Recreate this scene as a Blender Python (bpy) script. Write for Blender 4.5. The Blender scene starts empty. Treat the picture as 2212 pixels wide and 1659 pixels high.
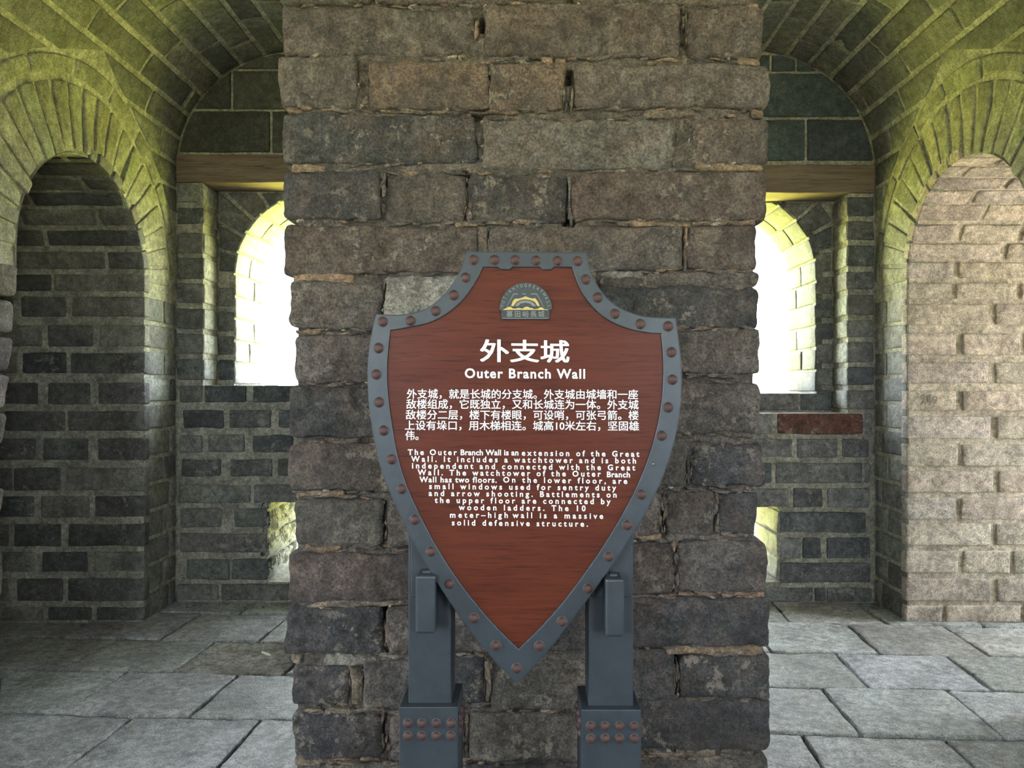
import bpy, bmesh, math, random
from mathutils import Vector, noise
random.seed(7)
sc = bpy.context.scene
C = sc.collection
# ------------------------------------------------------------------ camera
CX, CY, F = 1135.0, 837.0, 1660.0          # vanishing point and focal length in photo pixels
cd = bpy.data.cameras.new('camera'); cam = bpy.data.objects.new('camera', cd); C.objects.link(cam)
cam.location = (0, 0, 1.0); cam.rotation_euler = (math.pi/2, 0, 0)
cd.sensor_fit = 'HORIZONTAL'; cd.sensor_width = 36; cd.lens = 36*F/2212
cd.shift_x = -(CX-1106)/2212; cd.shift_y = (CY-829.5)/2212
cd.clip_start = .02; cd.clip_end = 500
sc.camera = cam
# ------------------------------------------------------------------ world, sun, exposure
SKY = 20.0
w = bpy.data.worlds.new('world'); sc.world = w; w.use_nodes = True
wn = w.node_tree; bg = wn.nodes['Background']
bg.inputs[0].default_value = (.82, .92, 1.0, 1); bg.inputs[1].default_value = SKY
sd = bpy.data.lights.new('sun', 'SUN'); sd.energy = 130; sd.angle = .01; sd.color = (1, .93, .8)
sun = bpy.data.objects.new('sun', sd); C.objects.link(sun)
sun.rotation_euler = (math.radians(22), math.radians(24), 0)      # high summer sun
sc.view_settings.view_transform = 'Standard'; sc.view_settings.look = 'None'
sc.view_settings.gamma = 1; sc.view_settings.use_curve_mapping = False
sc.view_settings.exposure = 0.25
sc.cycles.use_denoising = True
sc.cycles.max_bounces = 14; sc.cycles.diffuse_bounces = 7
sc.cycles.sample_clamp_indirect = 12
def portal(loc, rot, sx, sy):
    l = bpy.data.lights.new('sky_portal', 'AREA'); l.shape = 'RECTANGLE'; l.size = sx; l.size_y = sy
    l.cycles.is_portal = True
    o = bpy.data.objects.new('sky_portal', l); C.objects.link(o); o.location = loc; o.rotation_euler = rot
# ------------------------------------------------------------------ dimensions (metres)
YB = 3.58                 # far wall
YN = 3.742                # back of the window recess
YO = 4.15                 # outer face
YP = 1.667                # front face of the central pier
XW = 1.63                 # side wall of each bay
XP = .517                 # half width of the pier
TC, TR, TS = 1.073, .556, 2.01   # barrel vault: axis x, radius, springing height
AC, AR, AS = 2.865, .405, 1.45   # side arch: centre y, radius, springing height
RO1, RO2 = .245+AR, .33+AR       # outer radius of the two voussoir rings
WC, WR, WS = 1.03, .385, 1.557   # window arch
XE = 3.1                  # ends of the side passages and corridor
def PX(px, Y): return (px-CX)/F*Y
def PZ(py, Y): return 1-(py-CY)/F*Y
# ------------------------------------------------------------------ materials
def nodes(m):
    m.use_nodes = True; n = m.node_tree.nodes; return n, m.node_tree.links, n['Principled BSDF']
def mixc(n, l, fac, a, b, blend='MIX'):
    x = n.new('ShaderNodeMix'); x.data_type = 'RGBA'; x.blend_type = blend
    for s, v in ((x.inputs[0], fac), (x.inputs[6], a), (x.inputs[7], b)):
        if hasattr(v, 'links'): l.new(v, s)
        elif isinstance(v, (int, float)): s.default_value = v
        else: s.default_value = (*v, 1)
    return x.outputs[2]
def ramp(n, l, src, p0, p1, v0=0, v1=1):
    x = n.new('ShaderNodeMapRange'); l.new(src, x.inputs[0])
    x.inputs[1].default_value = p0; x.inputs[2].default_value = p1
    x.inputs[3].default_value = v0; x.inputs[4].default_value = v1
    x.interpolation_type = 'SMOOTHSTEP'; return x.outputs[0]
def noi(n, l, co, scale, detail=5, rough=.6, dist=0):
    x = n.new('ShaderNodeTexNoise'); l.new(co, x.inputs['Vector'])
    x.inputs['Scale'].default_value = scale; x.inputs['Detail'].default_value = detail
    x.inputs['Roughness'].default_value = rough; x.inputs['Distortion'].default_value = dist
    return x.outputs[0]
def masonry(name, spots=.5, spotcol=(.42,.40,.35), patch=.35, bump=.5, rough=.85, per_obj=True, col=None, fine=1.0, streak=None, patchcol=(.05,.052,.055), spec=.3, blend=None, pr=(.50, .60)):
    m = bpy.data.materials.new(name); n, l, b = nodes(m)
    tc = n.new('ShaderNodeTexCoord'); oi = n.new('ShaderNodeObjectInfo')
    vm = n.new('ShaderNodeVectorMath'); vm.operation = 'MULTIPLY_ADD'
    cx = n.new('ShaderNodeCombineXYZ')
    for k in range(3): l.new(oi.outputs['Random'], cx.inputs[k])
    l.new(cx.outputs[0], vm.inputs[0]); vm.inputs[1].default_value = (37, 91, 53) if per_obj else (0, 0, 0)
    l.new(tc.outputs['Object'], vm.inputs[2]); co = vm.outputs[0]
    base = oi.outputs['Color'] if col is None else None
    n1 = noi(n, l, co, 7*fine, 6, .65, .3); n2 = noi(n, l, co, 38*fine, 6, .7); n3 = noi(n, l, co, 190*fine, 4, .7)
    n4 = noi(n, l, co, 13*fine, 8, .75, .2)
    v = ramp(n, l, n1, .3, .7, .72, 1.28)
    v2 = ramp(n, l, n2, .3, .7, .62, 1.4); v3 = ramp(n, l, n3, .35, .65, .65, 1.38)
    mm = n.new('ShaderNodeMath'); mm.operation = 'MULTIPLY'; l.new(v, mm.inputs[0]); l.new(v2, mm.inputs[1])
    m2 = n.new('ShaderNodeMath'); m2.operation = 'MULTIPLY'; l.new(mm.outputs[0], m2.inputs[0]); l.new(v3, m2.inputs[1])
    g = n.new('ShaderNodeCombineXYZ')
    for k in range(3): l.new(m2.outputs[0], g.inputs[k])
    c = mixc(n, l, 1.0, base if base else col, g.outputs[0], 'MULTIPLY')
    if blend:
        nb_ = noi(n, l, co, 9, 7, .7, .6); nc_ = noi(n, l, tc.outputs['Object'], 5, 6, .7, .5)
        base_ = mixc(n, l, ramp(n, l, nb_, .40, .72, 0, .6), base, blend)
        base_ = mixc(n, l, ramp(n, l, nc_, .44, .70, 0, .6), base_, (.115,.106,.098))
        c = mixc(n, l, 1.0, base_, g.outputs[0], 'MULTIPLY')
    pf = ramp(n, l, n4, pr[0], pr[1], 0, patch)
    c = mixc(n, l, pf, c, patchcol)
    n5 = noi(n, l, co, 26*fine, 9, .8, 0)
    n6 = noi(n, l, co, 4*fine, 2, .5)
    sf = ramp(n, l, n5, .535, .60, 0, 1); s2 = ramp(n, l, n6, .40, .62, 0, spots)
    sm = n.new('ShaderNodeMath'); sm.operation = 'MULTIPLY'; l.new(sf, sm.inputs[0]); l.new(s2, sm.inputs[1])
    c = mixc(n, l, sm.outputs[0], c, spotcol)
    l.new(c, b.inputs['Base Color'])
    b.inputs['Roughness'].default_value = rough; b.inputs['Specular IOR Level'].default_value = spec
    bp = n.new('ShaderNodeBump'); bp.inputs['Strength'].default_value = bump; bp.inputs['Distance'].default_value = .007
    ad = n.new('ShaderNodeMath'); ad.operation = 'ADD'; l.new(n2, ad.inputs[0]); l.new(n3, ad.inputs[1])
    a2 = n.new('ShaderNodeMath'); a2.operation = 'ADD'; l.new(ad.outputs[0], a2.inputs[0]); l.new(n5, a2.inputs[1])
    l.new(a2.outputs[0], bp.inputs['Height']); l.new(bp.outputs[0], b.inputs['Normal'])
    return m
M_pier = masonry('old_pier_brick', .7, (.36,.31,.25), .65, 1.3, .85, blend=(.155,.108,.084), patchcol=(.05,.048,.049), pr=(.48, .66))
M_old = masonry('smoky_brick', .65, (.36,.35,.30), .35, .6, .7)
M_dark = masonry('sooty_block', .12, (.3,.3,.27), .2, .5, .6)
M_mortv = masonry('vault_mortar', .4, (.5,.49,.40), .15, 1.0, .95, False, (.47,.46,.36), 1.3, patchcol=(.16,.16,.12))
M_vault = masonry('vault_brick', .2, (.36,.36,.28), .2, .45, .72)
M_pale = masonry('pale_brick', .35, (.55,.51,.43), .08, .9, .85, patchcol=(.2,.17,.14))
M_mort = masonry('lime_mortar', .5, (.44,.42,.36), .2, 1.0, .95, False, (.40,.385,.32), 1.3, patchcol=(.10,.10,.09))
M_mortp = masonry('old_pier_mortar', .6, (.44,.34,.25), .5, 1.0, .95, False, (.125,.107,.092), 1.5, patchcol=(.04,.036,.032))
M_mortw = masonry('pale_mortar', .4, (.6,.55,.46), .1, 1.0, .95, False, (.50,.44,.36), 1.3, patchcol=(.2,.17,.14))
M_tile = masonry('floor_tile', .6, (.74,.74,.72), .6, 1.6, .36, pr=(.55,.64), spec=.5, patchcol=(.15,.145,.13))
M_rubble = masonry('mottled_rubble', .8, (.75,.75,.72), .95, 1.5, .9, per_obj=False, patchcol=(.04,.04,.035), pr=(.50,.54))  # pale stone; near-black patches paint the shade of its hollows
M_grit = masonry('gritty_earth', .8, (.6,.58,.54), .35, 1.6, .95, patchcol=(.10,.09,.075))
M_soil = masonry('joint_soil', .5, (.3,.28,.24), .3, 1, .95, False, (.12,.105,.09), 2)
def simple(name, col, rough, metal=0, noise_amt=.0, scale=60, bump=0):
    m = bpy.data.materials.new(name); n, l, b = nodes(m)
    b.inputs['Roughness'].default_value = rough; b.inputs['Metallic'].default_value = metal
    if noise_amt:
        tc = n.new('ShaderNodeTexCoord'); nn = noi(n, l, tc.outputs['Object'], scale, 6, .7)
        g = ramp(n, l, nn, .3, .7, 1-noise_amt, 1+noise_amt); cc = n.new('ShaderNodeCombineXYZ')
        for k in range(3): l.new(g, cc.inputs[k])
        l.new(mixc(n, l, 1.0, col, cc.outputs[0], 'MULTIPLY'), b.inputs['Base Color'])
        if bump:
            bp = n.new('ShaderNodeBump'); bp.inputs['Strength'].default_value = bump; bp.inputs['Distance'].default_value = .002
            l.new(nn, bp.inputs['Height']); l.new(bp.outputs[0], b.inputs['Normal'])
    else: b.inputs['Base Color'].default_value = (*col, 1)
    return m
M_iron = simple('blue_grey_paint', (.030,.039,.049), .42, .1, .16, 25, .06)
M_iron_edge = simple('worn_rim', (.10,.115,.12), .4, .5, .2, 60)
M_rust = simple('rust_rivet', (.058,.028,.025), .6, .2, .45, 90, .5)
M_ring = simple('rust_bleed', (.062,.058,.056), .7, 0, .3, 150)
M_white = simple('white_lettering', (.80,.80,.80), .5)
M_emb = simple('emblem_metal', (.028,.038,.042), .5, .15, .2, 120)
M_gold = simple('emblem_gold', (.75,.58,.22), .28, .9)
M_embl = simple('emblem_relief', (.17,.18,.17), .45, .2)
M_stub = simple('white_stub', (.85,.84,.8), .7, 0, .1, 300)
def wood(name, c1, c2, c3, axis_scale, rough, bump=.1):
    m = bpy.data.materials.new(name); n, l, b = nodes(m)
    tc = n.new('ShaderNodeTexCoord'); mp = n.new('ShaderNodeMapping'); l.new(tc.outputs['Object'], mp.inputs[0])
    mp.inputs['Scale'].default_value = axis_scale
    a = noi(n, l, mp.outputs[0], 1, 8, .65, .5); mp2 = n.new('ShaderNodeMapping'); l.new(tc.outputs['Object'], mp2.inputs[0])
    mp2.inputs['Scale'].default_value = tuple(v*3.3 for v in axis_scale)
    f = noi(n, l, mp2.outputs[0], 1, 5, .7)
    c = mixc(n, l, ramp(n, l, a, .3, .62, 0, 1), c1, c2)
    c = mixc(n, l, ramp(n, l, f, .5, .72, 0, .75), c, c3)
    l.new(c, b.inputs['Base Color']); b.inputs['Roughness'].default_value = rough; b.inputs['Specular IOR Level'].default_value = .16
    bp = n.new('ShaderNodeBump'); bp.inputs['Strength'].default_value = bump; bp.inputs['Distance'].default_value = .003
    l.new(a, bp.inputs['Height']); l.new(bp.outputs[0], b.inputs['Normal'])
    return m
M_board = wood('red_wood_laminate', (.075,.017,.009), (.098,.024,.012), (.026,.007,.005), (4, 5, 60), .40, .02)
M_beam = wood('old_timber', (.115,.085,.066), (.18,.14,.105), (.035,.030,.025), (3, 30, 45), .75, .6)
# ------------------------------------------------------------------ helpers
def link(o, parent=None):
    C.objects.link(o)
    if parent: o.parent = parent
    return o
def mesh_obj(name, verts, faces, mat, parent=None, center=True, smooth=False, mats=None, fmat=None):
    me = bpy.data.meshes.new(name)
    org = Vector((0, 0, 0))
    if center and verts:
        lo = [min(v[k] for v in verts) for k in range(3)]; hi = [max(v[k] for v in verts) for k in range(3)]
        org = Vector([(lo[k]+hi[k])/2 for k in range(3)])
    me.from_pydata([tuple(Vector(v)-org) for v in verts], [], faces)
    me.materials.append(mat)
    if mats:
        for q in mats: me.materials.append(q)
        me.polygons.foreach_set('material_index', fmat)
    if smooth: me.polygons.foreach_set('use_smooth', [True]*len(me.polygons))
    me.update()
    o = bpy.data.objects.new(name, me); link(o, parent)
    pl = Vector((0, 0, 0)); q = parent
    while q: pl += q.location; q = q.parent
    o.location = org-pl
    return o
def structure(o, label=None):
    o['kind'] = 'structure'
    if label: o['label'] = label
    return o
def box(v, f, x0, x1, y0, y1, z0, z1):
    b = len(v)
    v += [(x0,y0,z0),(x1,y0,z0),(x1,y1,z0),(x0,y1,z0),(x0,y0,z1),(x1,y0,z1),(x1,y1,z1),(x0,y1,z1)]
    f += [tuple(b+i for i in q) for q in ((0,3,2,1),(4,5,6,7),(0,1,5,4),(1,2,6,5),(2,3,7,6),(3,0,4,7))]
def bevel_obj(o, wdt, seg=2):
    m = o.modifiers.new('bevel', 'BEVEL'); m.width = wdt; m.segments = seg; m.limit_method = 'ANGLE'; return o
def jit(c, a=.12):
    k = 1+random.uniform(-a, a)
    return tuple(max(.01, x*k*(1+random.uniform(-.03, .03))) for x in c)
def quad_f(q):
    (a0,b0),(a1,b1),(a2,b2),(a3,b3) = q
    return lambda a, b: ((a0*(1-a)+a1*a)*(1-b)+(a3*(1-a)+a2*a)*b, (b0*(1-a)+b1*a)*(1-b)+(b3*(1-a)+b2*a)*b)
def rect(u0, u1, v0, v1): return ((u0,v0),(u1,v0),(u1,v1),(u0,v1))
def brick(parent, mat, S, q, col, w0=-.05, w1=.006, r=.008, n=(2,1), amp=.0015, wob=.003, name='brick', fr=11, big=0):
    """one rounded, slightly uneven piece on the surface S(u,v,w); q = quad in (u,v) or a callable"""
    Fq = q if callable(q) else quad_f(q)
    def mid(a, b): return Vector(S(*Fq(a, b), 0))
    Lu = max((mid(1,.5)-mid(0,.5)).length, .01); Lv = max((mid(.5,1)-mid(.5,0)).length, .01)
    r = min(r, Lu*.4, Lv*.4)
    ru, rv = r/Lu, r/Lv
    if n[0] > 6:   # finer: extra lines in the rounded rim
        us = [0, ru*.35, ru] + [ru+(1-2*ru)*i/n[0] for i in range(1, n[0])] + [1-ru, 1-ru*.35, 1]
        vs = [0, rv*.35, rv] + [rv+(1-2*rv)*i/n[1] for i in range(1, n[1])] + [1-rv, 1-rv*.35, 1]
        ws = [w0, w1-r, w1-r*.35, w1]
    else:
        us = [0, ru] + [ru+(1-2*ru)*i/n[0] for i in range(1, n[0])] + [1-ru, 1]
        vs = [0, rv] + [rv+(1-2*rv)*i/n[1] for i in range(1, n[1])] + [1-rv, 1]
        ws = [w0, w1-r, w1]
    sd_ = Vector((random.random()*90, random.random()*90, random.random()*90))
    idx = {}; V = []
    nu, nv, nw = len(us), len(vs), len(ws)
    tilt_u, tilt_v = random.uniform(-1,1)*amp*1.2, random.uniform(-1,1)*amp*1.2
    for k in range(nw):
        for j in range(nv):
            for i in range(nu):
                if k < nw-1 and 0 < i < nu-1 and 0 < j < nv-1: continue
                pu, pv, pw = (us[i]-.5)*Lu, (vs[j]-.5)*Lv, ws[k]
                cu = max(-Lu/2+r, min(Lu/2-r, pu)); cv = max(-Lv/2+r, min(Lv/2-r, pv)); cw = min(w1-r, pw)
                d = Vector((pu-cu, pv-cv, pw-cw))
                if cw > w0+1e-6 or d.length > 0:
                    if d.length > 1e-9:
                        d = d*(r/d.length) if d.length > r else d
                    pu, pv, pw = cu+d.x, cv+d.y, cw+d.z
                nz = noise.noise_vector(Vector((pu*fr, pv*fr, pw*fr))+sd_)
                n2 = noise.noise_vector(Vector((pu*fr*4, pv*fr*4, pw*fr*4))+sd_)
                u, v = Fq(pu/Lu+.5+(nz.x*wob+n2.x*wob*.35)/Lu, pv/Lv+.5+(nz.y*wob+n2.y*wob*.35)/Lv)
                pw += nz.z*amp*1.6+n2.z*amp*.8+tilt_u*(2*pu/Lu)+tilt_v*(2*pv/Lv)
                if big:
                    n3 = noise.noise(Vector((pu*60, pv*60, 3))+sd_); pw += n3*big
                idx[i,j,k] = len(V); V.append(S(u, v, pw))
    Fc = []
    K = nw-1
    for j in range(nv-1):
        for i in range(nu-1): Fc.append((idx[i,j,K], idx[i+1,j,K], idx[i+1,j+1,K], idx[i,j+1,K]))
    for k in range(nw-1):
        for i in range(nu-1):
            Fc.append((idx[i,0,k], idx[i+1,0,k], idx[i+1,0,k+1], idx[i,0,k+1]))
            Fc.append((idx[i+1,nv-1,k], idx[i,nv-1,k], idx[i,nv-1,k+1], idx[i+1,nv-1,k+1]))
        for j in range(nv-1):
            Fc.append((idx[0,j+1,k], idx[0,j,k], idx[0,j,k+1], idx[0,j+1,k+1]))
            Fc.append((idx[nu-1,j,k], idx[nu-1,j+1,k], idx[nu-1,j+1,k+1], idx[nu-1,j,k+1]))
    a = Vector(V[Fc[0][0]]); nn = (Vector(V[Fc[0][1]])-a).cross(Vector(V[Fc[0][3]])-a)
    out = Vector(S(*Fq(.5,.5), .01))-Vector(S(*Fq(.5,.5), 0))
    if nn.dot(out) < 0: Fc = [tuple(reversed(f)) for f in Fc]
    o = mesh_obj(name, V, Fc, mat, parent, smooth=True)
    o.color = (*col, 1)
    return o
def planeY(Y0): return lambda x, z, w: (x, Y0-w, z)
def dev(sg, ax, rad, spr):
    """side wall that turns into a barrel vault: (y, s, w)"""
    def S(y, s, w_):
        if s <= spr: return (sg*(ax+rad-w_), y, s)
        t = (s-spr)/rad
        return (sg*(ax+(rad-w_)*math.cos(t)), y, spr+(rad-w_)*math.sin(t))
    return S
def sheet(name, S, us, vs_of, mat, parent=None, w_=0):
    """surface strips: us list, vs_of(u) list of equal length"""
    V, Fc = [], []
    cols = []
    for u in us:
        vs = vs_of(u); cols.append([len(V)+i for i in range(len(vs))])
        V += [S(u, v, w_) for v in vs]
    for a, b in zip(cols, cols[1:]):
        for i in range(len(a)-1): Fc.append((a[i], b[i], b[i+1], a[i+1]))
    return mesh_obj(name, V, Fc, mat, parent, center=False)
# brick colours (their own colour, under white light)
DK = (.075,.075,.078); DB = (.055,.062,.07); BR = (.165,.128,.108); TN = (.225,.158,.12); GR = (.165,.143,.125); LG = (.25,.222,.195)
# ================================================================== LARGE STRUCTURE
# ---- outer shell of the tower room: floor slab, roof, outer walls with their openings
V, Fc = [], []
box(V, Fc, -XE-.4, XE+.4, -2.6, YO+.0, -.35, -.022)
floor = structure(mesh_obj('floor', V, Fc, M_soil, center=False), 'grey stone paving of worn square slabs with earth-filled joints')
V, Fc = [], []
box(V, Fc, -XE-.4, XE+.4, -2.6, YO+.3, 3.0, 3.3)
roof = structure(mesh_obj('ceiling', V, Fc, M_mort, center=False), 'masonry mass above the two brick barrel vaults')
def wall_x(name, x0, x1, holes, label):    # outer side walls, holes = (y0,y1,z0,z1)
    V, Fc = [], []
    ys = sorted({-2.6, YO+.0}|{h[0] for h in holes}|{h[1] for h in holes})
    for a, b in zip(ys, ys[1:]):
        hs = [h for h in holes if h[0] <= a+1e-6 and h[1] >= b-1e-6]
        if hs:
            h = hs[0]
            if h[2] > 0: box(V, Fc, x0, x1, a, b, -.022, h[2])
            box(V, Fc, x0, x1, a, b, h[3], 3.0)
        else: box(V, Fc, x0, x1, a, b, -.022, 3.0)
    return structure(mesh_obj(name, V, Fc, M_mort, center=False), label)
HL = [(-.1, 1.1, .4, 1.9)]; HR = [(-.1, .8, .7, 1.9), (2.49, 3.24, .15, 1.82)]
wall_x('wall_far_left', -XE-.4, -XE, HL, 'outer wall at the left end of the corridor')
wall_x('wall_far_right', XE, XE+.4, HR, 'outer wall at the right end of the corridor')
V, Fc = [], []
for a, b in ((-XE, -2.4), (-1.1, 1.1), (2.4, XE)): box(V, Fc, a, b, -2.6, -2.2, -.022, 3.0)
for a, b in ((-2.4, -1.1), (1.1, 2.4)): box(V, Fc, a, b, -2.6, -2.2, -.022, .8); box(V, Fc, a, b, -2.6, -2.2, 2.2, 3.0)  # openings added either side to throw daylight onto the bay floors
structure(mesh_obj('wall_front', V, Fc, M_mort, center=False), 'unseen wall behind the viewer with two openings added to light the floor')
portal((-XE-.2, .5, 1.15), (0, -math.pi/2, 0), 1.5, 1.2)
portal((XE+.2, .35, 1.3), (0, math.pi/2, 0), 1.2, .9)
portal((XE+.2, 2.865, .985), (0, math.pi/2, 0), 1.67, .75)
portal((-1.75, -2.4, 1.5), (math.pi/2, 0, 0), 1.3, 1.4); portal((1.75, -2.4, 1.5), (math.pi/2, 0, 0), 1.3, 1.4)
for sg in (-1, 1):
    portal((sg*WC, YO-.02, 1.46), (-math.pi/2, 0, 0), .77, 1.0)
    portal((sg*WC, YO-.02, .29), (-math.pi/2, 0, 0), .34, .40)
# ---- floor tiles (grid turned a little against the walls)
def SF(u, v, w_): k = 1.0036; return ((u+.06*v)/k, (v-.06*u)/k, w_)
rows = [(.87,1.215),(1.225,1.56),(1.57,1.912),(1.922,2.266),(2.276,2.62),(2.63,2.962),(2.974,3.325),(3.335,3.66)]
offs = [.35,.1,.47,.666,.836,.994,1.159,.93]
for (v0, v1), of in zip(rows, offs):
    P = .4
    k0 = int((-XE-of)/P)-1
    for k in range(k0, k0+18):
        u0, u1 = of+k*P+.006, of+(k+1)*P-.006
        x, y, _ = SF((u0+u1)/2, (v0+v1)/2, 0)
        if abs(x) > XE+.05: continue
        if y > 3.42 and abs(x) > 1.9: continue
        if y > YP+.1 and abs(x) < XP-.2: continue
        c = random.choice([(.56,.57,.58),(.62,.63,.64),(.52,.52,.50),(.64,.65,.66),(.57,.57,.55)])
        near = v0 > 1.8 and abs(x) < 2.3
        if v0 == 2.63 and u0 < -1.2 < u1:
            brick(floor, M_grit, SF, rect(u0, u1, v0, v1), (.62,.59,.54), -.04, -.004, .006, (40, 36), .003, .003, 'paving_slab', 9, .006); continue
        brick(floor, M_tile, SF, rect(u0, u1, v0, v1), jit(c, .1), -.04, random.uniform(-.004, .003), .006,
              (18, 16) if near else (2, 2), .0018, .0065, 'paving_slab', 8, .0022 if near else 0)
# ---- side walls, arches, vaults, far walls for both bays
def mkwall(name, label, V, Fc, mat=M_mort):
    return structure(mesh_obj(name, V, Fc, mat, center=False), label)
def prism_cols(V, Fc, cols, y0, y1):
    """cols: (xa, xb, zl_a, zl_b, zh_a, zh_b) solid columns extruded y0..y1"""
    for xa, xb, la, lb, ha, hb in cols:
        if max(ha-la, hb-lb) < 1e-4: continue
        b = len(V)
        V += [(xa,y0,la),(xb,y0,lb),(xb,y0,hb),(xa,y0,ha),(xa,y1,la),(xb,y1,lb),(xb,y1,hb),(xa,y1,ha)]
        Fc += [tuple(b+i for i in q) for q in ((0,1,2,3),(5,4,7,6),(4,0,3,7),(1,5,6,2),(3,2,6,7),(4,5,1,0))]
# measured course lines of the two passage walls (photo pixels: y0, y1, brick joints)
LROWS = [(1312,1340,[92,105,198,210]),(1250,1299,[18,36,135,148]),(1192,1235,[-10,5,72,90,188,203]),(1132,1180,[18,30,132,148]),
 (1072,1117,[-25,-12,72,88,192,205]),(1011,1060,[25,30,130,142]),(947,994,[-20,-5,77,95,190,212]),(888,931,[-15,10,140,146]),
 (827,873,[-20,-8,82,102,194,213]),(762,806,[36,48,143,153]),(702,748,[-10,5,90,104,200,215]),(641,684,[28,45,142,156]),
 (593,629,[15,30,110,118]),(544,581,[20,35,225,235]),(498,531,[93,104]),(453,486,[30,45,205,218]),(417,444,[60,68,262,270]),(386,411,[175,185]),(354,379,[65,72]),(337,350,[140,150])]
RROWS = [(1308,1358,[2035,2042,2205,2212]),(1250,1299,[2140,2153]),(1190,1238,[2070,2080,2180,2188]),(1131,1178,[2140,2152]),
 (1075,1122,[2066,2075,2240,2250]),(1017,1064,[2146,2158]),(960,1007,[2068,2078,2230,2240]),(900,948,[2140,2152]),
 (844,887,[2065,2078,2230,2240]),(783,828,[2135,2150]),(720,767,[2065,2080,2205,2215]),(657,702,[2135,2150]),
 (612,646,[2055,2065,2195,2205]),(567,601,[2060,2070]),(527,560,[2160,2175]),(486,521,[2062,2078,2200,2210]),(443,477,[2120,2130]),(412,439,[2095,2108]),(386,408,[2170,2180]),(361,382,[2080,2090]),(340,356,[2150,2160])]
def arch_prof(s):                # passage wall -> its vault: s = arc length
    if s <= AS: return AC+AR, s, 0.0
    t = (s-AS)/AR
    return AC+AR*math.cos(t), AS+AR*math.sin(t), t
def s_of_py(py):
    lo, hi = 0.0, AS+AR*math.pi/2
    for _ in range(40):
        m = (lo+hi)/2; Y, z, _t = arch_prof(m)
        if CY-(z-1)*F/Y > py: lo = m
        else: hi = m
    return (lo+hi)/2
for sg in (-1, 1):
    side = 'left' if sg < 0 else 'right'
    # ---------------- side wall and barrel vault mortar (one continuous surface with the arched opening)
    S = dev(sg, TC, TR, TS)
    Sm = lambda u, v, w_, S=S: S(u, v, w_-.002)
    topS = TS+math.pi*TR
    ya, yb = AC-AR, AC+AR
    us = [YP, 2.0, 2.3] + [AC-AR*math.cos(math.pi*i/24) for i in range(25)] + [3.4, YB+.02]
    def vs_side(u):
        if ya-1e-6 <= u <= yb+1e-6: lo = AS+math.sqrt(max(0, AR*AR-(u-AC)**2))
        else: lo = -.022
        return [lo+(TS-.15-lo)*i/3 for i in range(4)] + [TS-.15+.15]
    # opening columns start at the arch; jamb columns reach the floor
    V, Fc = [], []
    def strip(uu, vfun):
        cols = []
        for u in uu:
            vv = vfun(u); cols.append([len(V)+i for i in range(len(vv))]); V.extend(Sm(u, v, 0) for v in vv)
        for a, b in zip(cols, cols[1:]):
            for i in range(len(a)-1): Fc.append((a[i], b[i], b[i+1], a[i+1]))
    strip([YP, 2.1, 2.35], lambda u: [-.022, .7, 1.36, TS])
    strip([2.35, ya], lambda u: [1.36, 1.5, 1.7, TS])
    strip([yb, 3.4, YB+.02], lambda u: [-.022, .7, 1.4, TS])
    strip([u for u in us if ya-1e-6 <= u <= yb+1e-6], lambda u: [AS+math.sqrt(max(0, AR*AR-(u-AC)**2)), TS])
    wside = mkwall('wall_'+side, ('left' if sg < 0 else 'right')+' side wall of the bay with the arched opening to the side passage', V, Fc, M_mortv)
    V, Fc = [], []
    strip([YP, 2.3, 3.0, YB+.02], lambda u: [TS+(topS-TS)*i/20 for i in range(21)])
    vault = mkwall('ceiling_'+side, side+' brick barrel vault running towards the far window', V, Fc, M_mortv)
    # masonry behind the near jamb and at the front of the bay
    V, Fc = [], []
    x0, x1 = sorted((sg*(XW+.03), sg*XE)); box(V, Fc, x0, x1, YP, 2.33, -.022, 3.0); box(V, Fc, x0, x1, 2.33, ya-.01, 1.36, 3.0)
    x0, x1 = sorted((sg*(XW+.01), sg*XE)); box(V, Fc, x0, x1, yb+.02, YO, -.022, 3.0)
    # spandrel closing the bay above its vault, towards the corridor
    cols = []
    for i in range(16):
        t0, t1 = math.pi*i/16, math.pi*(i+1)/16
        xa, xb = TC-TR*math.cos(t0), TC-TR*math.cos(t1)
        za, zb = TS+TR*math.sin(t0), TS+TR*math.sin(t1)
        q = (sg*xa, sg*xb, za, zb, 3.0, 3.0)
        if sg < 0: q = (q[1], q[0], q[3], q[2], q[5], q[4])
        cols.append(q)
    prism_cols(V, Fc, cols, YP, YP+.2)
    mkwall('wall_mass_'+side, 'masonry pier beyond the '+side+' bay', V, Fc)
    # ---------------- passage: far wall turning into its vault
    def SPs(x, s, w_):
        Y, z, t = arch_prof(s)
        return (x, Y-w_*math.cos(t), z-w_*math.sin(t))
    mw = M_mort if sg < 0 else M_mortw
    V, Fc = [], []
    ss = [-.022, .5, 1.0, AS]+[AS+AR*math.pi*i/20 for i in range(1, 21)]
    x0, x1 = sg*(XW-.004), sg*XE
    for s in ss:
        for x in (x0, x1): V.append(SPs(x, s, -.004))
    for i in range(len(ss)-1): Fc.append((2*i, 2*i+1, 2*i+3, 2*i+2))
    V += [(x0, AC-AR-.006, 1.3), (x1, AC-AR-.006, 1.3)]; k = len(V)
    Fc.append((k-2, k-1, 2*len(ss)-1, 2*len(ss)-2))
    wpass = mkwall('wall_passage_'+side, ('dark' if sg < 0 else 'pale sunlit')+' brick wall of the '+side+' side passage curving into its vault', V, Fc, mw)
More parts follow.
